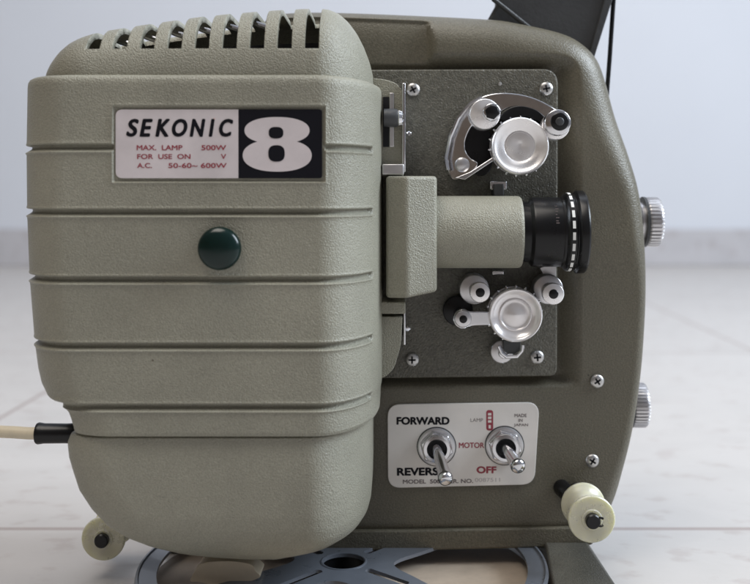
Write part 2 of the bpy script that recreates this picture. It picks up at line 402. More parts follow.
for i in range(22):                               # white index dashes round the focus ring
    a = 2*PI*i/22+.08; da = .095; r = 18.86; v = []
    for rr_ in (18.3, r):
        for (x, s_) in ((xm(566.2), -1), (xm(569), -1), (xm(569), 1), (xm(566.2), 1)):
            v.append((x, Yb+rr_*math.sin(a+s_*da), Zc+rr_*math.cos(a+s_*da)))
    mk.add(v, [(0, 3, 2, 1), (4, 5, 6, 7), (0, 1, 5, 4), (1, 2, 6, 5), (2, 3, 7, 6), (3, 0, 4, 7)])
mk.build('index_marks', mat('white_mark', (.75, .75, .73), .5), lens, smooth=False)
gl = MB(); gl.lathe([(13.6, xm(574)), (13, xm(575)), (9, xm(576.6)), (.01, xm(577.4)), (.01, xm(573.5))], c, AX, 48).build('glass', M['green'], lens)
lt = MB()                                         # tiny engraved lettering on the lens, as raised ink strokes
for k_, (y_, w_) in enumerate(((206, 3), (208.5, 4), (211, 3), (214, 2), (217, 4), (220, 3), (222, 4))):
    z = P(0, y_, Yb).z; dz = z-Zc; yy = Yb-math.sqrt(16.6**2-dz*dz)-.05
    lt.box((xm(551), yy, z-.28), (xm(551+w_*.8), yy+.4, z+.28))
lt.build('engraving', M['grey_ink'], lens, smooth=False)

# --- upper sprocket group
def disc_knob(px, py, Yf, rpx, prof, name, parent=proj, m='alu', n=72):
    c = P(px, py, Yf); k = sc(Yf)
    return MB().lathe([(r*rpx*k, d) for r, d in prof], c, (0, 1, 0), n).build(name, M[m], parent, origin=c, ang=40)
dish = [(.90, 6.2), (1.0, 6), (1.0, 1.0), (.985, .35), (.95, 0), (.90, .1), (.87, .5), (.70, 1.5), (.56, 2.1), (.52, 2.6), (.50, 2.55), (.48, 2.1), (.30, 1.9), (.12, 2.4), (.01, 2.5)]
bowl = [(.90, 6.2), (1.0, 6), (1.0, 1.0), (.985, .4), (.95, 0), (.91, .1), (.86, .8), (.74, 2.2), (.62, 2.8), (.60, 2.3), (.57, 2.2), (.54, 2.6), (.45, 3.0), (.28, 2.2), (.12, 1.6), (.01, 1.4)]
def sprocket(px, py, Yf, rpx, prof=dish, m='alu'):
    kn = disc_knob(px, py, Yf, rpx, prof, 'sprocket', m=m)
    c = P(px, py, Yf); k = sc(Yf)
    hub = MB(); R0 = rpx*k
    hub.lathe([(R0*.97, 7), (R0*.97, 8.6), (R0*.78, 9.2), (R0*.78, 13), (R0*.97, 13.4), (R0*.97, 15), (R0*.6, 15.2), (R0*.6, 21.5)], c, (0, 1, 0), 60)
    hub.build('drum', M['satin'], kn, origin=c)
    th = MB()
    for i in range(18):
        a = 2*PI*i/18+.1; p = c+Vector((math.cos(a), 0, math.sin(a)))*R0*.94+Vector((0, 7.8, 0))
        th.lathe([(.85, 0), (.7, 1.1), (.35, 1.8), (.01, 1.9)], p, (math.cos(a), 0, math.sin(a)), 8)
    th.build('teeth', M['chrome'], kn, origin=c)
    return kn
sprocket(520.5, 146, -24, 29)
arm = catmull([(449, 172), (446, 158), (450, 138), (458, 119), (470, 104), (484, 96), (500, 93), (518, 94), (534, 98), (549, 105), (560, 113), (566, 122), (560, 131), (550, 126), (538, 114), (524, 108), (510, 108),
               (499, 114), (490, 124), (478, 122), (471, 128), (466, 140), (466, 150), (471, 158), (478, 163), (474, 170), (462, 178), (453, 180)], 5)
mb = MB(); mb.prism(px_poly(arm, -12), -12, -9.5)
mb.v = [(x, y+5.5*float(sstep(P(484, 0, -12).x, P(450, 0, -12).x, np.array(x))), z) for x, y, z in mb.v]
ua = mb.build('film_guide', M['chrome'], proj, bevel=.7)
# its lower edge is folded towards the camera, a bright blade running up to the sprocket
mb = MB(); mb.add([P(455, 178, -17), P(465, 180, -17), P(495, 160, -17), P(493, 157, -17), P(470, 172, -17), P(455, 178, -10), P(465, 180, -10), P(495, 160, -10), P(493, 157, -10), P(470, 172, -10)],
                  [(0, 1, 2, 3, 4), (9, 8, 7, 6, 5)]+[(i, i+5, (i+1) % 5+5, (i+1) % 5) for i in range(5)])
mb.build('blade', M['chrome'], ua, bevel=.4)
wl_ = MB(); wl_.tube([P(448, 170, -14), P(446, 158, -14), P(450, 138, -14), P(458, 119, -14), P(470, 104, -14), P(482, 97, -14)], 1.0, 8)
wl_.build('rim', M['chrome'], ua)
c = P(462, 165, -9); MB().lathe([(3.6, 0), (3.6, -1.5), (2.6, -2.2), (.01, -2.3)], c, (0, 1, 0), 24).build('rivet', M['satin'], ua, origin=c)
dk = catmull([(500, 118), (508, 109), (520, 106), (534, 109), (543, 115), (547, 122), (538, 121), (524, 116), (508, 121)], 5)
MB().prism(px_poly(dk, -14), -14, -1).build('light_trap', M['black'], proj, bevel=.4)
dk = catmull([(468, 128), (480, 126), (492, 136), (492, 166), (482, 176), (472, 170), (464, 152)], 5)
MB().prism(px_poly(dk, -8), -8, -1).build('guide_shoe', M['black'], proj, bevel=.4)
def roller(px, py, Yf, r, L, rc, mfront='black', nutr=.5, hexn=6, name='guide_roller', neck=.62):
    """turned roller standing off the panel: rear flange at the panel side, narrower neck, front flange, dark end nut"""
    c = P(px, py, Yf); k = sc(Yf); R0 = r*k
    o = MB().lathe([(R0*neck, L), (R0*neck, L*.1+1.6), (R0*.96, 1.7), (R0, 1.4), (R0, .4), (R0*.94, 0), (rc*k*1.05, 0), (rc*k*.98, .5), (.01, .5)], c, (0, 1, 0), 48).build(name, M['alu'], proj, origin=c, ang=40)
    MB().lathe([(rc*k, .6), (rc*k, -.5), (rc*k*.85, -1.0), (rc*k*.55, -1.0), (rc*k*.5, -.2), (.01, -.2)], c, (0, 1, 0), hexn).build('end_nut', M[mfront], o, origin=c, ang=30)
    return o
def cyl_part(px, py, Yf, r, L, m, name, parent, n=40, ch=.5):
    c = P(px, py, Yf); R0 = r*sc(Yf)
    return MB().lathe([(R0, L), (R0, ch), (R0-ch*.6, .12), (R0-ch, 0), (.01, 0)], c, (0, 1, 0), n).build(name, M[m], parent, origin=c, ang=40)
# upper left roller: wide satin bush, black hex nut on top; upper right roller the same but capped
b1 = cyl_part(485, 114, -20, 15.5, 17, 'alu', 'guide_roller', proj); n1 = cyl_part(492, 112, -25, 9, 6, 'chrome', 'collar', b1); cyl_part(492.3, 112, -26.5, 7.6, 3, 'black', 'end_nut', b1, 6)
b2 = cyl_part(556, 126, -20, 14, 17, 'alu', 'guide_roller', proj); cyl_part(558, 122.5, -25, 13.2, 6, 'chrome', 'collar', b2); cyl_part(560, 121.5, -26, 9.2, 3, 'black', 'end_nut', b2, 24); cyl_part(560, 121.5, -26.8, 4.4, 3, 'dark', 'end_pin', b2, 24)
c = P(497, 185, -8)
MB().box((P(490, 0, -9).x, -9, P(0, 190, -9).z), (P(507, 0, -9).x, -1, P(0, 181, -9).z)).build('bracket', M['chrome'], proj, bevel=.6)
MB().box((P(494, 0, -14).x, -14, P(0, 196, -14).z), (P(504, 0, -14).x, -1, P(0, 184, -14).z)).build('bracket', M['dark'], proj, bevel=.6)

# --- lower sprocket group
sprocket(516, 315.5, -24, 27, bowl, 'milky')
for (bx, by, br, fx, fy, fr, cr) in ((474.5, 289.5, 15, 480, 292.5, 10.2, 4.8), (548.5, 289.5, 15, 553.5, 294, 11, 5)):
    b_ = cyl_part(bx, by, -13, br, 10, 'satin', 'guide_roller', proj); cyl_part((bx+fx)/2, (by+fy)/2, -19, fr*.72, 8, 'satin', 'neck', b_)
    f_ = cyl_part(fx, fy, -24, fr, 3.2, 'alu', 'front_flange', b_); cyl_part(fx+.3, fy+.2, -24.4, cr, 1.2, 'black', 'end_nut', b_)
cyl_part(458, 311, -7, 15, 5, 'black', 'pressure_roller', proj)
la = MB(); k = sc(-20)
bar_px = [(463, 309), (470, 311.5), (493, 312), (497, 318), (494, 324.5), (472, 326), (463, 329), (456, 326), (453, 319), (456, 312)]
la.prism(px_poly(catmull(bar_px, 4), -20), -20, -17.5); lar = la.build('pressure_arm', M['chrome'], proj, bevel=.6)
cyl_part(463, 319, -22, 8.6, 8, 'satin', 'boss', lar); cyl_part(463.4, 319.4, -22.6, 4, 2, 'black', 'end_nut', lar)
MB().lathe([(5.2, -6), (5.2, -1)], P(463, 316, 0), (0, 1, 0), 24).build('shaft', M['dark'], lar)
b_ = cyl_part(502, 352, -9, 11.5, 6, 'satin', 'latch', proj); cyl_part(504, 353.5, -10.5, 5.5, 4, 'chrome', 'pin', b_, 20)
u_ = MB(); u_.tube([P(499, 346, -14), P(502, 353, -14), P(507, 357, -14), P(517, 356.5, -14), P(522, 351, -14), P(523, 345, -14)], 1.0, 8); u_.build('wire_clip', M['chrome'], b_)
MB().prism(px_poly(round_poly([(503, 340), (521, 339), (520, 350), (515, 354), (508, 354), (504, 350)], 1), -13), -13, -2).build('tongue', M['dark'], b_, bevel=.5)
MB().box((P(492, 0, -9).x, -9, P(0, 275, -9).z), (P(504, 0, -9).x, -1, P(0, 270.5, -9).z)).build('bracket', M['chrome'], proj, bevel=.5)
MB().prism(px_poly(round_poly([(540, 268), (556, 262), (556, 286), (546, 280)], 1), -6), -6, -1).build('bracket', M['satin'], proj, bevel=.4)

# --- control plate with its print and the two toggles
Yp = -1.4
cp = [(387.5, 404.5), (539.5, 402.5), (534.5, 484.5), (388, 488)]
mb = MB(); mb.prism(round_poly(px_poly(cp, Yp), 6.5, 10), Yp, .4); plate = mb.build('control_plate', M['cream_plate'], proj, bevel=.25)
Yt = Yp-.05
text('FORWARD', 397, 424.3, 7, Yt, M['ink'], plate, wpx=52, bold=.075)
text('REVERSE', 397.5, 475.3, 7.2, Yt, M['ink'], plate, wpx=47, bold=.075, rotz=.01)
text('MOTOR', 459, 447.8, 5.2, Yt, M['red'], plate, wpx=25, bold=.035)
text('OFF', 477, 473, 6.4, Yt, M['red'], plate, wpx=19, bold=.07)
text('LAMP', 470.5, 421.8, 3.6, Yt, M['grey_ink'], plate, wpx=12.5, bold=0)
text('MADE', 514.6, 417, 3.2, Yt, M['grey_ink'], plate, wpx=12, bold=.03)
text('IN', 518.5, 421.8, 3.0, Yt, M['grey_ink'], plate, wpx=4, bold=.03)
text('JAPAN', 514, 426.8, 3.2, Yt, M['grey_ink'], plate, wpx=14, bold=.03)
text('MODEL  500   SER. NO.', 403, 483.6, 3.9, Yt, M['grey_ink'], plate, wpx=70, bold=.05, rotz=.012)
text('0087511', 475, 481.8, 3.8, Yt, M['faint_ink'], plate, wpx=25, rotz=.01)
mb = MB(); mb.prism(px_poly(round_poly([(486.2, 410), (493.2, 410), (493.2, 430.5), (486.2, 430.5)], 3), Yt), Yt, Yt+.1); mb.build('scale_mark', M['red'], plate, smooth=False)
mb = MB()
for y_ in (413, 416.6, 420.2): mb.prism(px_poly([(488, y_), (491.4, y_), (491.4, y_+2.4), (488, y_+2.4)], Yt-.06), Yt-.06, Yt)
mb.prism(px_poly([(488.6, 425), (490.8, 425), (490.8, 428.4), (488.6, 428.4)], Yt-.06), Yt-.06, Yt)
mb.build('scale_window', M['cream_plate'], plate, smooth=False)
def toggle(px, py, tipx, tipy, tipY):
    c = P(px, py, Yp); ax = (0, 1, 0)
    k_ = .48
    b = MB(); b.lathe([(19.5*k_, .1), (19.5*k_, -.7), (18*k_, -1.1), (16.5*k_, -1.1)], c, ax, 48)
    o = b.build('toggle_switch', M['satin'], proj, origin=c)
    MB().lathe([(20.6*k_, .2), (20.6*k_, -.12), (20*k_, -.2), (10*k_, -.2)], c, ax, 48).build('grime_ring', M['dark'], o, origin=c)  # thin dark ring added for the grime round the nut
    MB().lathe([(17.8*k_, -.9), (17.8*k_, -3.2), (16.6*k_, -4.0), (13*k_, -4.1)], c, ax, 6).build('nut', M['chrome'], o, origin=c, bevel=.4)
    MB().lathe([(14.5*k_, -3.9), (14.5*k_, -5.2), (13.5*k_, -6.0), (10.5*k_, -6.2), (9.6*k_, -5.6), (8.2*k_, -3.4), (.01, -3.4)], c, ax, 48).build('bushing', M['chrome'], o, origin=c, ang=35)
    MB().lathe([(8.8*k_, -4.0), (8.2*k_, -4.4), (.01, -4.4)], c, ax, 32).build('socket', M['inner'], o, origin=c)
    a = c+Vector((0, -4, 0)); t = P(tipx, tipy, tipY); d = t-a
    fr = [0, .15, .5, .78, .84, .90, .96, .99, 1.0]; rd = [2.7, 2.6, 2.9, 3.3, 3.6, 3.7, 3.1, 1.9, .2]
    MB().tube([a+d*f for f in fr], rd, 24).build('lever', M['chrome'], o, ang=50)
    return o
toggle(436.5, 446.5, 446.5, 482, -27)
toggle(504.5, 445.5, 519.5, 468, -27)

# --- film spools on the lower corners
def spool(px, py, Yf, R0, Ybase):
    c = P(px, py, Yf)
    pr = [(3, 23), (R0*.93, 23), (R0*.97, 22.4), (R0*.97, 21), (R0*.9, 20.3), (R0*.72, 19), (R0*.62, 16), (R0*.6, 8), (R0*.68, 4.5), (R0*.9, 2.4), (R0, 1.8), (R0, .5), (R0*.96, 0), (R0*.45, -.2), (R0*.42, -.8), (3, -.8)]
    o = MB().lathe(pr, c, (0, 1, 0), 64).build('film_roller', M['nylon'], proj, origin=c, ang=40)
    MB().lathe([(4.4, Ybase-Yf), (4.4, 23.2)], c, (0, 1, 0), 24).build('shaft', M['black'], o, origin=c)
    MB().lathe([(3.4, -.2), (3.4, -3.2), (2.9, -3.8), (.01, -3.8)], c, (0, 1, 0), 24).build('end_pin', M['black'], o, origin=c)
    return o, c
sp, c = spool(592, 519.5, -42, 10.8, 3)
r_ = MB(); cc = c+Vector((3.2, -3.2, 0)); pts_ = [cc+Vector((1.8*math.cos(a), 0, 1.9*math.sin(a))) for a in np.linspace(.8, 2*PI-.8, 12)]
r_.tube([Vector((p.x*1, p.y, p.z)) for p in pts_], .55, 8); r_.build('retaining_clip', M['black'], sp)
spool(103, 539, -14, 10.6, 14)
MB().tube([P(300, 490, 14), P(180, 500, 14), P(118, 520, 14), P(103, 535, 14)], 3.2, 16).build('spool_bracket', M['olive'], proj)
MB().tube([P(561, 487, 1), P(566, 492, -7), P(577, 503, -16)], [4.2, 4.2, 3.8], 20).build('post', M['black'], sp)

# --- side knobs (axis to the right), fluted
def fluted(px0, px1, py, Y, r, name='side_knob'):
    c = P(px0, py, Y); L = P(px1, py, Y).x-c.x; n = 38; per = 6; vs = []; fs = []; prof = [(0.80, -3.5), (.80, 0), (.97, 0), (1.0, .8), (1.0, L-1.3), (.95, L-.4), (.86, L), (.5, L+.3)]
    NN = n*per
    for r_f, d in prof:
        fl = .0 if r_f < .9 else 1
        for i in range(NN):
            a = 2*PI*i/NN; ph = (i % per)/per
            cut = .09*fl if ph in (0, 1/per) else 0
            rr_ = r*r_f*(1-cut); vs.append((c.x+d, c.y+rr_*math.cos(a), c.z+rr_*math.sin(a)))
    for j in range(len(prof)-1):
        for i in range(NN): fs.append((j*NN+i, j*NN+(i+1) % NN, (j+1)*NN+(i+1) % NN, (j+1)*NN+i))
    fs.append(tuple(range(NN))); fs.append(tuple((len(prof)-1)*NN+i for i in range(NN)))
    o = MB().add(vs, fs).build(name, M['satin'], proj, origin=c, ang=25)
    MB().lathe([(r*1.02, -1.6), (r*1.02, -.2), (r*.9, .1)], c, (1, 0, 0), 48).build('collar', M['dark'], o, origin=c)
    MB().lathe([(3, -14), (3, 0)], c, (1, 0, 0), 24).build('shaft', M['dark'], o, origin=c)
fluted(645, 659, 222, 34, 13.2)
fluted(631, 646, 405, 34, 11.8)

# --- folded reel arm behind the top edge and its belt
ra = MB(); ra.prism(px_poly([(496, -62), (636, -62), (611, 0), (606, 8), (590, 62), (470, 62), (487, 21), (497, 3)], 30), 30, 44)
reel_arm = ra.build('reel_arm', M['dark'], proj, bevel=2)
rb = MB(); rb.tube([P(476, -28, 27), P(494, 0, 27), P(528, 27, 27), P(545, 40, 27)], 1.3, 10); rb.build('rib', M['dark'], reel_arm)
MB().prism(px_poly([(622, -62), (632, -62), (593, 62), (587, 62)], 28), 28, 31).build('edge_strip', M['dark'], reel_arm, bevel=.5)
be = MB(); be.tube([P(620, -60, 36), P(613.5, 0, 36), P(609.5, 60, 36), P(604, 130, 36)], 1.25, 10); be.build('drive_belt', M['black'], proj)

# ------------------------------------------------------------------ lamp house
YF = -85.
def lamp_cols():                                   # outline parameter: left side, left corner, front, right corner, right side
    cols = []
    for t in np.linspace(0, 1, 10, endpoint=False): cols.append(('L', t))
    for t in np.linspace(0, 1, 26, endpoint=False): cols.append(('LC', t))
    fx = sorted(set(list(np.linspace(0, 1, 60))+[.190, .196, .200, .204, .208, .212, .216, .220, .998]))
    for t in fx: cols.append(('F', t))
    for t in sorted(set(list(np.linspace(0, 1, 76))+[.60, .615, .63, .645, .66]))[1:]: cols.append(('RC', t))
    for t in np.linspace(0, 1, 10)[1:]: cols.append(('R', t))
    return cols
# rows: photo y on the front plane, left x, right x (silhouettes), setback of the front, left corner depth
tab = np.array([
 (73.2, 46, 366, 9.0, 26), (73.6, 38, 373, 4.6, 28), (74.6, 33, 377, 2.0, 29), (76.5, 30, 380, .8, 30), (79.5, 28.5, 381.5, .15, 30), (84, 28, 382, 0, 30), (148, 27, 382, 0, 30), (212, 27.5, 382, 0, 30), (280, 30, 382, 0, 30),
 (347, 35, 382, 0, 30), (375, 38.5, 382, 0, 30), (390, 41.5, 382, 0, 28), (400, 46, 382, 0, 24), (406, 53, 381.5, 0, 19), (411, 62, 380.5, 0, 14), (416, 67.5, 380, 0, 12), (424, 70.5, 380, 0, 11), (433, 73, 379.5, 0, 11), (436.6, 74, 378, .3, 11), (437.4, 73, 375, 2.2, 11),
 (441, 70, 372.5, 2.3, 12), (450, 66.5, 372.3, 2.2, 13), (465, 68, 372, 2.0, 14), (480, 72, 372, 2.1, 15), (500, 78, 372, 2.6, 17), (520, 90, 371.5, 3.4, 19), (535, 104, 370.5, 4.8, 20), (545, 120, 368, 6.6, 21),
 (552, 139, 363.5, 9.3, 20), (557, 161, 355, 13, 18), (560, 188, 340, 17.5, 15), (561.2, 218, 316, 23, 10)])
def lamp_shell():
    cols = lamp_cols()
    rows = list(np.concatenate([tab[:6, 0], np.linspace(84, 561.2, 150)]))
    grooves = (147.5, 212.5, 280, 346.5, 407.5)
    for g in grooves: rows += list(np.linspace(g-6, g+6, 25))
    rows += list(np.linspace(432, 444, 16))+[436.6, 437.0, 437.4, 437.8, 438.3, 438.8, 439.3]+[103, 104, 105, 184, 185, 186, 106, 106.8, 107.6, 181, 181.8, 182.6, 183.4]+list(np.linspace(548, 561.2, 16))
    rows = sorted(set(np.round(rows, 3)))
    V = np.zeros((len(rows), len(cols), 3)); YB = -8.
    rxr, ryr = 26., 55.
    for j, py in enumerate(rows):
        xl, xr, sb, ryl = [np.interp(py, tab[:, 0], tab[:, q]) for q in (1, 2, 3, 4)]
        kf = sc(YF); z = (VY-py)*(kf if py < 446 else sc(YF+max(0, sb-2)))+H
        XL = (xl-VX)*sc(YF+sb+ryl*.8); XR = (xr-VX)*sc(YF+45)
        w = XR-XL; rl = min(24, w*.35) if py < 400 else min(np.interp(py, [400, 440, 520, 561], [20, 20, 26, 20]), w*.4); rr_ = min(rxr, w*.4)
        # groove profile: sharp upper lip, rounded floor, soft lower lip
        gd = 0
        for g in grooves:
            d = py-g
            if abs(d) < 6: gd = max(gd, float(sstep(-3.3, -2.4, np.array(d))*sstep(4.6, -.6, np.array(d)))*2.3)
            if 2 < d < 6: gd = min(gd, gd) 
        yf = YF+sb; yb = max(YB, yf+32) if py < 545 else YB-0
        yb = YB
        for i, (s_, t) in enumerate(cols):
            if s_ == 'L': x, y, nx, ny, gm = XL, yb+(yf+ryl-yb)*t, -1, 0, 1
            elif s_ == 'LC':
                a = t*PI/2; x = XL+rl*(1-math.cos(a)); y = yf+ryl*(1-math.sin(a)); nx, ny = -math.cos(a), -math.sin(a); gm = 1
            elif s_ == 'F': x = XL+rl+(w-rl-rr_)*t; y = yf; nx, ny, gm = 0, -1, 1
            elif s_ == 'RC':
                a = t*PI/2; x = XR-rr_*(1-math.sin(a)); y = yf+ryr*(1-math.cos(a)); nx, ny = math.sin(a), -math.cos(a); gm = float(sstep(.655, .625, np.array(t)))
            else: x, y, nx, ny, gm = XR, yf+ryr+(yb-yf-ryr)*t, 1, 0, 0
            g = (gd-.5*sum(math.exp(-((py-g_-4.6)/1.1)**2)+.5*math.exp(-((py-g_+4.6)/1.0)**2) for g_ in grooves))*gm+1.0*math.exp(-((py-438.3)/.8)**2)
            # the sunk seat of the name plate
            pxf = VX+x/kf
            if s_ in 'FRC' and s_ != 'L':
                se = float(sstep(112.2, 114.6, np.array(pxf))*sstep(325.6, 323.4, np.array(pxf))*sstep(105.6, 107.4, np.array(py))*sstep(182.8, 181, np.array(py)))
                sO = float(sstep(109.4, 112.4, np.array(pxf))*sstep(328.4, 325.4, np.array(pxf))*sstep(102.8, 105.8, np.array(py))*sstep(185.8, 182.8, np.array(py)))
                g = max(g*(1-se), 1.25*se) if se > 0 else g
                g -= .30*(sO-se)*(1-se)
            V[j, i] = (x-nx*g, y-ny*g, z)
    return grid_mesh(V, 'lamp_house', M['pale'], proj, cap_ends=(0, len(rows)-1))
lamp = lamp_shell()

# vented crown over the lamp
crown_sil = np.array([(40.5, 77), (42, 70), (46, 61), (52, 52.5), (60, 44.5), (70, 38), (80, 34), (90, 31), (105, 27.5), (135, 22.5), (165, 18), (200, 13), (230, 10), (260, 7.5), (290, 5.5), (318, 4.6), (328, 5.5), (338, 9), (347, 16), (355, 26), (362, 39), (368, 54), (371, 66), (372, 77)])
slots = [(86.6+27.35*k, 101.2+27.35*k) for k in range(9)]
def crown():
    Ys = -66.; kc = sc(Ys); Yfc = -81.; zb = P(0, 78, YF).z
    X0, X1 = (40.5-VX)*kc, (372-VX)*kc
    kfr = sc(-76)
    sx_ = [((a-VX)*kfr, (b-VX)*kfr) for a, b in slots]
    xs = sorted(set(list(np.concatenate([X0+ (1-np.cos(np.linspace(0, PI/2, 26)))*22, np.linspace(X0+22, X1-22, 60), X1-(1-np.cos(np.linspace(0, PI/2, 26)))*22]))))
    xs = [x for x in xs if not any(abs(x-e_) < .5 for s_ in sx_ for e_ in s_)]+[e_ for s_ in sx_ for e_ in s_]+[e_+d for s_ in sx_ for e_ in s_ for d in (-.6, .6)]
    xs = np.array(sorted(xs))
    pxs = VX+xs/kc
    top_ = (VY-np.interp(pxs, crown_sil[:, 0], crown_sil[:, 1]))*kc+H
    zslot = P(0, 48.5, -79).z
    vs_ = 0
    rowsN = 64; V = np.zeros((rowsN, len(xs), 3))
    for i, x in enumerate(xs):
        u = max(0, 1-(x-X0)/24, 1-(X1-x)/24); u = min(u, 1)
        ins = (26 if x < 0.5*(X0+X1) else 50)*(1-math.sqrt(max(0, 1-u*u)))*.95
        h = max(top_[i]-zb, .05); yf = Yfc+ins; yb = -10.-ins*.2; yc = yf+max(min(30, (yb-yf)*.5), 4); yr = yb-18
        zs = min(zslot-zb, h*.999); ph0 = None
        for j in range(rowsN):
            t = j/(rowsN-1)
            if t < .5:
                # front: superellipse quarter; rows below .16 stay under the slot sills
                n_ = 2.5; 
                zz_s = zs/h
                if t <= .16: zz = zz_s*t/.16
                else:
                    a0 = math.asin(min(1, zz_s**(n_/2))); a = a0+(PI/2-a0)*(t-.16)/.34; zz = math.sin(a)**(2/n_)
                cc_ = max(0, 1-zz**n_)**(1/n_)
                V[j, i] = (x, yc-(yc-yf)*cc_, zb+h*zz)
            elif t < .75: V[j, i] = (x, yc+(yr-yc)*(t-.5)/.25 if yr > yc else yc, zb+h)
            else:
                a = (t-.75)/.25*PI/2; ys_ = max(yr, yc); V[j, i] = (x, ys_+(yb-ys_)*math.sin(a) if yb > ys_ else ys_, zb+h*math.cos(a))
    keep = np.ones((rowsN, len(xs)), bool); keep2 = keep
    for i in range(len(xs)-1):
        xm_ = (xs[i]+xs[i+1])/2
        if any(a < xm_ < b for a, b in sx_):
            for j in range(rowsN-1):
                if .16 < (j+.5)/(rowsN-1) < .80: keep2[j, i] = False
    o = grid_mesh(V, 'vent_cover', M['pale'], proj, keep=keep2)
    s_ = o.modifiers.new('thickness', 'SOLIDIFY'); s_.thickness = 2.6*MM; s_.offset = -1
    # normals may point either way after recalculation: check the front
    b_ = o.modifiers.new('edge', 'BEVEL'); b_.width = .5*MM; b_.segments = 2; b_.limit_method = 'ANGLE'; b_.angle_limit = math.radians(50)
    # near-black box painting the shade of the lamp chamber, following the crown a little inside it
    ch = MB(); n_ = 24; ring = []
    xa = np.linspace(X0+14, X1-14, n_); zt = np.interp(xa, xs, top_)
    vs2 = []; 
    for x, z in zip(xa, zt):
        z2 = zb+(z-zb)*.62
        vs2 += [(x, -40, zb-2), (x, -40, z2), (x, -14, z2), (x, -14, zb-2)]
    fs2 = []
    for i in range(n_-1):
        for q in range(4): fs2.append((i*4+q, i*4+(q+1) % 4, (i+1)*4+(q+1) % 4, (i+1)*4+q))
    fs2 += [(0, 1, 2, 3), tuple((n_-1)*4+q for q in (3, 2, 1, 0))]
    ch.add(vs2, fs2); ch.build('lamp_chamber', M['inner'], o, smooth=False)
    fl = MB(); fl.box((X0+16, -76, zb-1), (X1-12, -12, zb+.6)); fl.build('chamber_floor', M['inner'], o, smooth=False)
    gz = MB()
    for k_ in range(1, 7):                        # chrome tubes added as the streaks of light inside the vents
        a, b = slots[k_]; y_ = np.interp((a+b)/2, crown_sil[:, 0], crown_sil[:, 1])
        gz.tube([P(a-1, y_+13, -56), P(a+7, y_+17, -56), P(b+5, y_+21, -56)], 1.4, 10)
    gz.build('light_streaks', M['chrome'], o)
    return o
vent = crown()

# name plate
Yn = YF+.45
pl = MB(); pl.prism(round_poly(px_poly([(115.5, 109.5), (238.5, 109.5), (238.5, 178.3), (115.5, 178.3)], Yn), [3, 0, 0, 3], 8), Yn, YF+1.4)
np_ = pl.build('name_plate', M['white'], proj, bevel=.12)
pb = MB(); pb.prism(round_poly(px_poly([(238.3, 109.5), (322, 109.5), (322, 178.3), (238.3, 178.3)], Yn-.03), [0, 1.2, 1.2, 0], 6), Yn-.03, YF+1.4); pb.build('black_field', M['ink'], np_, bevel=.12)
Yl = Yn-.08
for i, ch_ in enumerate('SEKONIC'):
    x0_ = (127, 140.4, 156.2, 172.6, 190.5, 209.6, 219.8)[i]; w_ = (11, 11.5, 13, 14, 14, 4.2, 12.5)[i]
    text(ch_, x0_, 136.2, 16.6, Yl, M['ink'], np_, wpx=w_, shear=.22 if ch_ not in 'I' else .22, bold=.05)
text('MAX.  LAMP', 136.8, 150.2, 4.9, Yl, M['red'], np_, wpx=45.5, bold=.03)
text('500W', 201.5, 150.2, 4.9, Yl, M['red'], np_, wpx=24.5, bold=.03)
text('FOR  USE  ON', 137.3, 159, 4.8, Yl, M['red'], np_, wpx=53, bold=.03)
text('V', 221, 159, 4.8, Yl, M['red'], np_, wpx=5, bold=.03)
text('A.C.', 137.3, 168, 4.8, Yl, M['red'], np_, wpx=14.5, bold=.03)
text('50-60~ 600W', 168.5, 168, 4.8, Yl, M['red'], np_, wpx=58, bold=.03)
def ell(cx, cy, rx, ry, p=2.0, n=56):
    return [(cx+rx*math.copysign(abs(math.cos(a))**(2/p), math.cos(a)), cy+ry*math.copysign(abs(math.sin(a))**(2/p), math.sin(a))) for a in np.linspace(0, 2*PI, n, endpoint=False)]
Y8 = Yn-.12
e8 = MB(); e8.prism(px_poly(ell(277, 130.5, 32.5, 13.4, 2.2), Y8), Y8, Y8+.1); e8.prism(px_poly(ell(277.2, 155.5, 34.5, 16.2, 2.2), Y8-.03), Y8-.03, Y8+.07)
e8.build('numeral', M['white'], np_, smooth=False)
e9 = MB(); e9.prism(px_poly(ell(276, 132.8, 7.3, 5.8, 2.6), Y8-.12), Y8-.12, Y8-.02); e9.prism(px_poly(ell(276.5, 153.5, 8.2, 8.2, 2.6), Y8-.15), Y8-.15, Y8-.05)
e9.build('counter', M['ink'], np_, smooth=False)

# green knob
c = P(218, 249, -92)
MB().lathe([(3, 8), (3, 5), (8.3, 5), (8.9, 4.4), (9.0, 3.4), (8.8, 2.4), (8.1, 1.2), (6.4, .3), (4, -.3), (2, -.5), (.01, -.55)], c, (0, 1, 0), 56).build('release_knob', M['green'], proj, origin=c, ang=60)

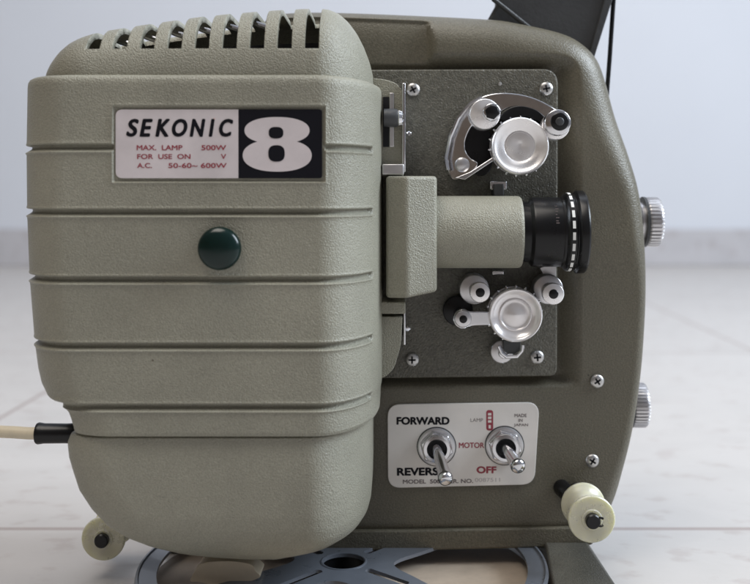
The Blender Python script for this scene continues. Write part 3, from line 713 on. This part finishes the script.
# hinge flanges, strike strip and plug between lamp house and gate
fl = MB(); fl.prism(px_poly(round_poly([(366, 78), (384, 79), (396, 83), (403.5, 92), (403.5, 176), (366, 176)], [1, 8, 4, 4, 1, 1]), -36), -36, -7)
flange = fl.build('hinge_flange', M['pale'], proj, bevel=1.2)
MB().box((P(383, 0, -36.4).x, -36.4, P(0, 147, -36).z), (P(389, 0, -36.4).x, -34, P(0, 97, -36).z)).build('slot', M['inner'], flange, smooth=False)  # dark bar on the flange paints the shade of the slot
MB().box((P(389.5, 0, -36.6).x, -36.6, P(0, 147, -36).z), (P(394, 0, -36.6).x, -35.5, P(0, 93, -36).z)).build('rail', M['satin'], flange, bevel=.3)
MB().box((P(382, 0, -41).x, -41, P(0, 175, -41).z), (P(404, 0, -41).x, -9, P(0, 164, -41).z)).build('ledge', M['satin'], flange, bevel=.6)
st = MB(); st.box((P(402.2, 0, -39).x, -39, P(0, 172, -39).z), (P(405.5, 0, -39).x, -1.2, P(0, 83, -39).z)); st.build('strike_strip', M['chrome'], proj, bevel=.4)
c = P(384, 118, -39)
MB().lathe([(4.2, 0), (4.3, 5.4), (3.9, 6.4), (2, 6.8)], c, (1, 0, 0), 28).build('latch_plug', M['dark'], proj, origin=c)
MB().lathe([(3.6, 6.3), (3.9, 7.0), (3.3, 8.4), (1.4, 9.3), (.01, 9.4)], c, (1, 0, 0), 24).build('latch_tip', M['chrome'], proj, origin=c)
c = P(409, 134, -10); MB().lathe([(1.3, 4), (1.3, -1), (.8, -1.6), (.01, -1.7)], c, (0, 1, 0), 14).build('pin', M['chrome'], proj, origin=c)
f2 = MB(); f2.prism(px_poly(round_poly([(366, 316), (402.5, 317), (401, 345), (394, 369), (384, 378), (366, 380)], [1, 1, 8, 6, 4, 1]), -34), -34, -7)
fl2 = f2.build('hinge_flange', M['pale'], proj, bevel=1.4)
MB().box((P(380, 0, -38).x, -38, P(0, 314, -38).z), (P(405.5, 0, -38).x, -9, P(0, 302, -38).z)).build('ledge', M['pale'], fl2, bevel=.6)
MB().box((P(403.5, 0, -30).x, -30, P(0, 345, -30).z), (P(405.5, 0, -30).x, -1.2, P(0, 304, -30).z)).build('strike_strip', M['chrome'], proj, bevel=.3)
c = P(407.5, 328, -10); MB().lathe([(1.4, 4), (1.4, -1), (.8, -1.6), (.01, -1.7)], c, (0, 1, 0), 14).build('pin', M['chrome'], proj, origin=c)

# ------------------------------------------------------------------ power cord
cord = thing('power_cord', 'cream power cord with black sleeve entering the left side of the lamp house', 'power cord', P(-20, 433, -46))
kz = P(0, 433, -46)
MB().tube([P(-140, 470, -20), P(-80, 447, -34), P(-30, 432, -44), P(0, 431.6, -46), P(14, 432.2, -46.5), P(28, 433.2, -47), P(46, 433.5, -48)], 2.75, 20).build('cable', M['cord'], cord)
c = P(40, 433.3, -48)
MB().lathe([(3.2, -1.2), (4.6, -1.3), (4.9, -.6), (4.7, .8), (4.5, 2), (4.4, 12), (4.6, 15.5), (4.0, 17.5)], c, (1, 0, .0), 36).build('sleeve', M['black'], cord, origin=c)

# ------------------------------------------------------------------ film reel lying on the floor in front of the base
rc = Vector((-24.6, -20, 0)); RR = 96.5
reel = thing('film_reel', 'blue-grey plastic film reel with cut-out windows lying flat under the projector', 'film reel', (rc.x, rc.y, 0))
def reel_flange(z0, z1):
    """round plate with three rounded windows, three film slots and a hub hole, cut clean as a filled outline"""
    cu = bpy.data.curves.new('flange', 'CURVE'); cu.dimensions = '2D'; cu.fill_mode = 'BOTH'; cu.extrude = (z1-z0)/2*MM
    def loop(pts):
        sp_ = cu.splines.new('POLY'); sp_.points.add(len(pts)-1)
        for i, p in enumerate(pts): sp_.points[i].co = (p[0]*MM, p[1]*MM, 0, 1)
        sp_.use_cyclic_u = True
    circ = lambda r, n: [(r*math.cos(a), r*math.sin(a)) for a in np.linspace(0, 2*PI, n, endpoint=False)]
    loop(circ(RR, 200)); loop(circ(10, 40))
    for q in range(4):
        ac = math.radians(-6+90*q); pts = []
        for r_, a_ in ((RR*.90, -30), (RR*.908, -15), (RR*.908, 0), (RR*.908, 15), (RR*.90, 30), (RR*.82, 34), (RR*.62, 32), (RR*.42, 25), (RR*.25, 0), (RR*.42, -25), (RR*.62, -32), (RR*.82, -34)):
            pts.append((r_*math.cos(ac+math.radians(a_)), r_*math.sin(ac+math.radians(a_))))
        loop(catmull(pts, 10))
        a0 = math.radians(-42+90*q); d = Vector((math.cos(a0), math.sin(a0))); n_ = Vector((-d.y, d.x)); A, B = d*16, d*40
        loop([tuple(v) for v in (A-n_*2.1, B-n_*2.1, B+d*1.2, B+n_*2.1, A+n_*2.1, A-d*1.2)])
    tmp = bpy.data.objects.new('flange', cu); C.objects.link(tmp); dg = bpy.context.evaluated_depsgraph_get()
    me = bpy.data.meshes.new_from_object(tmp.evaluated_get(dg)); bpy.data.objects.remove(tmp)
    me.materials.clear(); me.materials.append(M['reel'])
    o = bpy.data.objects.new('flange', me); C.objects.link(o); o.location = Vector((rc.x, rc.y, (z0+z1)/2))*MM; attach(o, reel)
    return o
reel_flange(10.2, 11.8); MB().lathe([(10, .6), (RR-3, .6), (RR-3, 3), (10, 3)], Vector((rc.x, rc.y, 0)), (0, 0, 1), 96, close=True).build('lining', M['lining'], reel)
c = Vector((rc.x, rc.y, 0))
MB().lathe([(11, 2.6), (15, 2.6), (15, 10.4), (11, 10.4)], c, (0, 0, 1), 64, close=True).build('hub', M['black'], reel, origin=c)
MB().lathe([(10, 11.7), (10, 12.0), (10.5, 12.2), (11.2, 12.0), (11.2, 11.7)], c, (0, 0, 1), 64, close=True).build('hub_ring', M['reel'], reel, origin=c)
MB().lathe([(RR-1.2, 10.0), (RR+.4, 10.0), (RR+.8, 11), (RR+.4, 12.4), (RR-.6, 12.6), (RR-1.2, 11.7)], c, (0, 0, 1), 128, close=True).build('rim', M['reel'], reel, origin=c)

# cream boat-shaped block lying on the reel under the lamp house
bt = catmull([(203, 563), (196, 570), (190, 581), (200, 582), (214, 585.5), (232, 586), (246, 583), (260, 577), (256, 571), (250, 564), (228, 561)], 5)
blk_ = MB().prism(px_poly(bt, -44), -44, -30).build('plastic_block', M['horn'], None, bevel=2.2, seg=4)
blk_['label'] = 'small cream boat-shaped plastic block on the reel below the lamp house'; blk_['category'] = 'block'
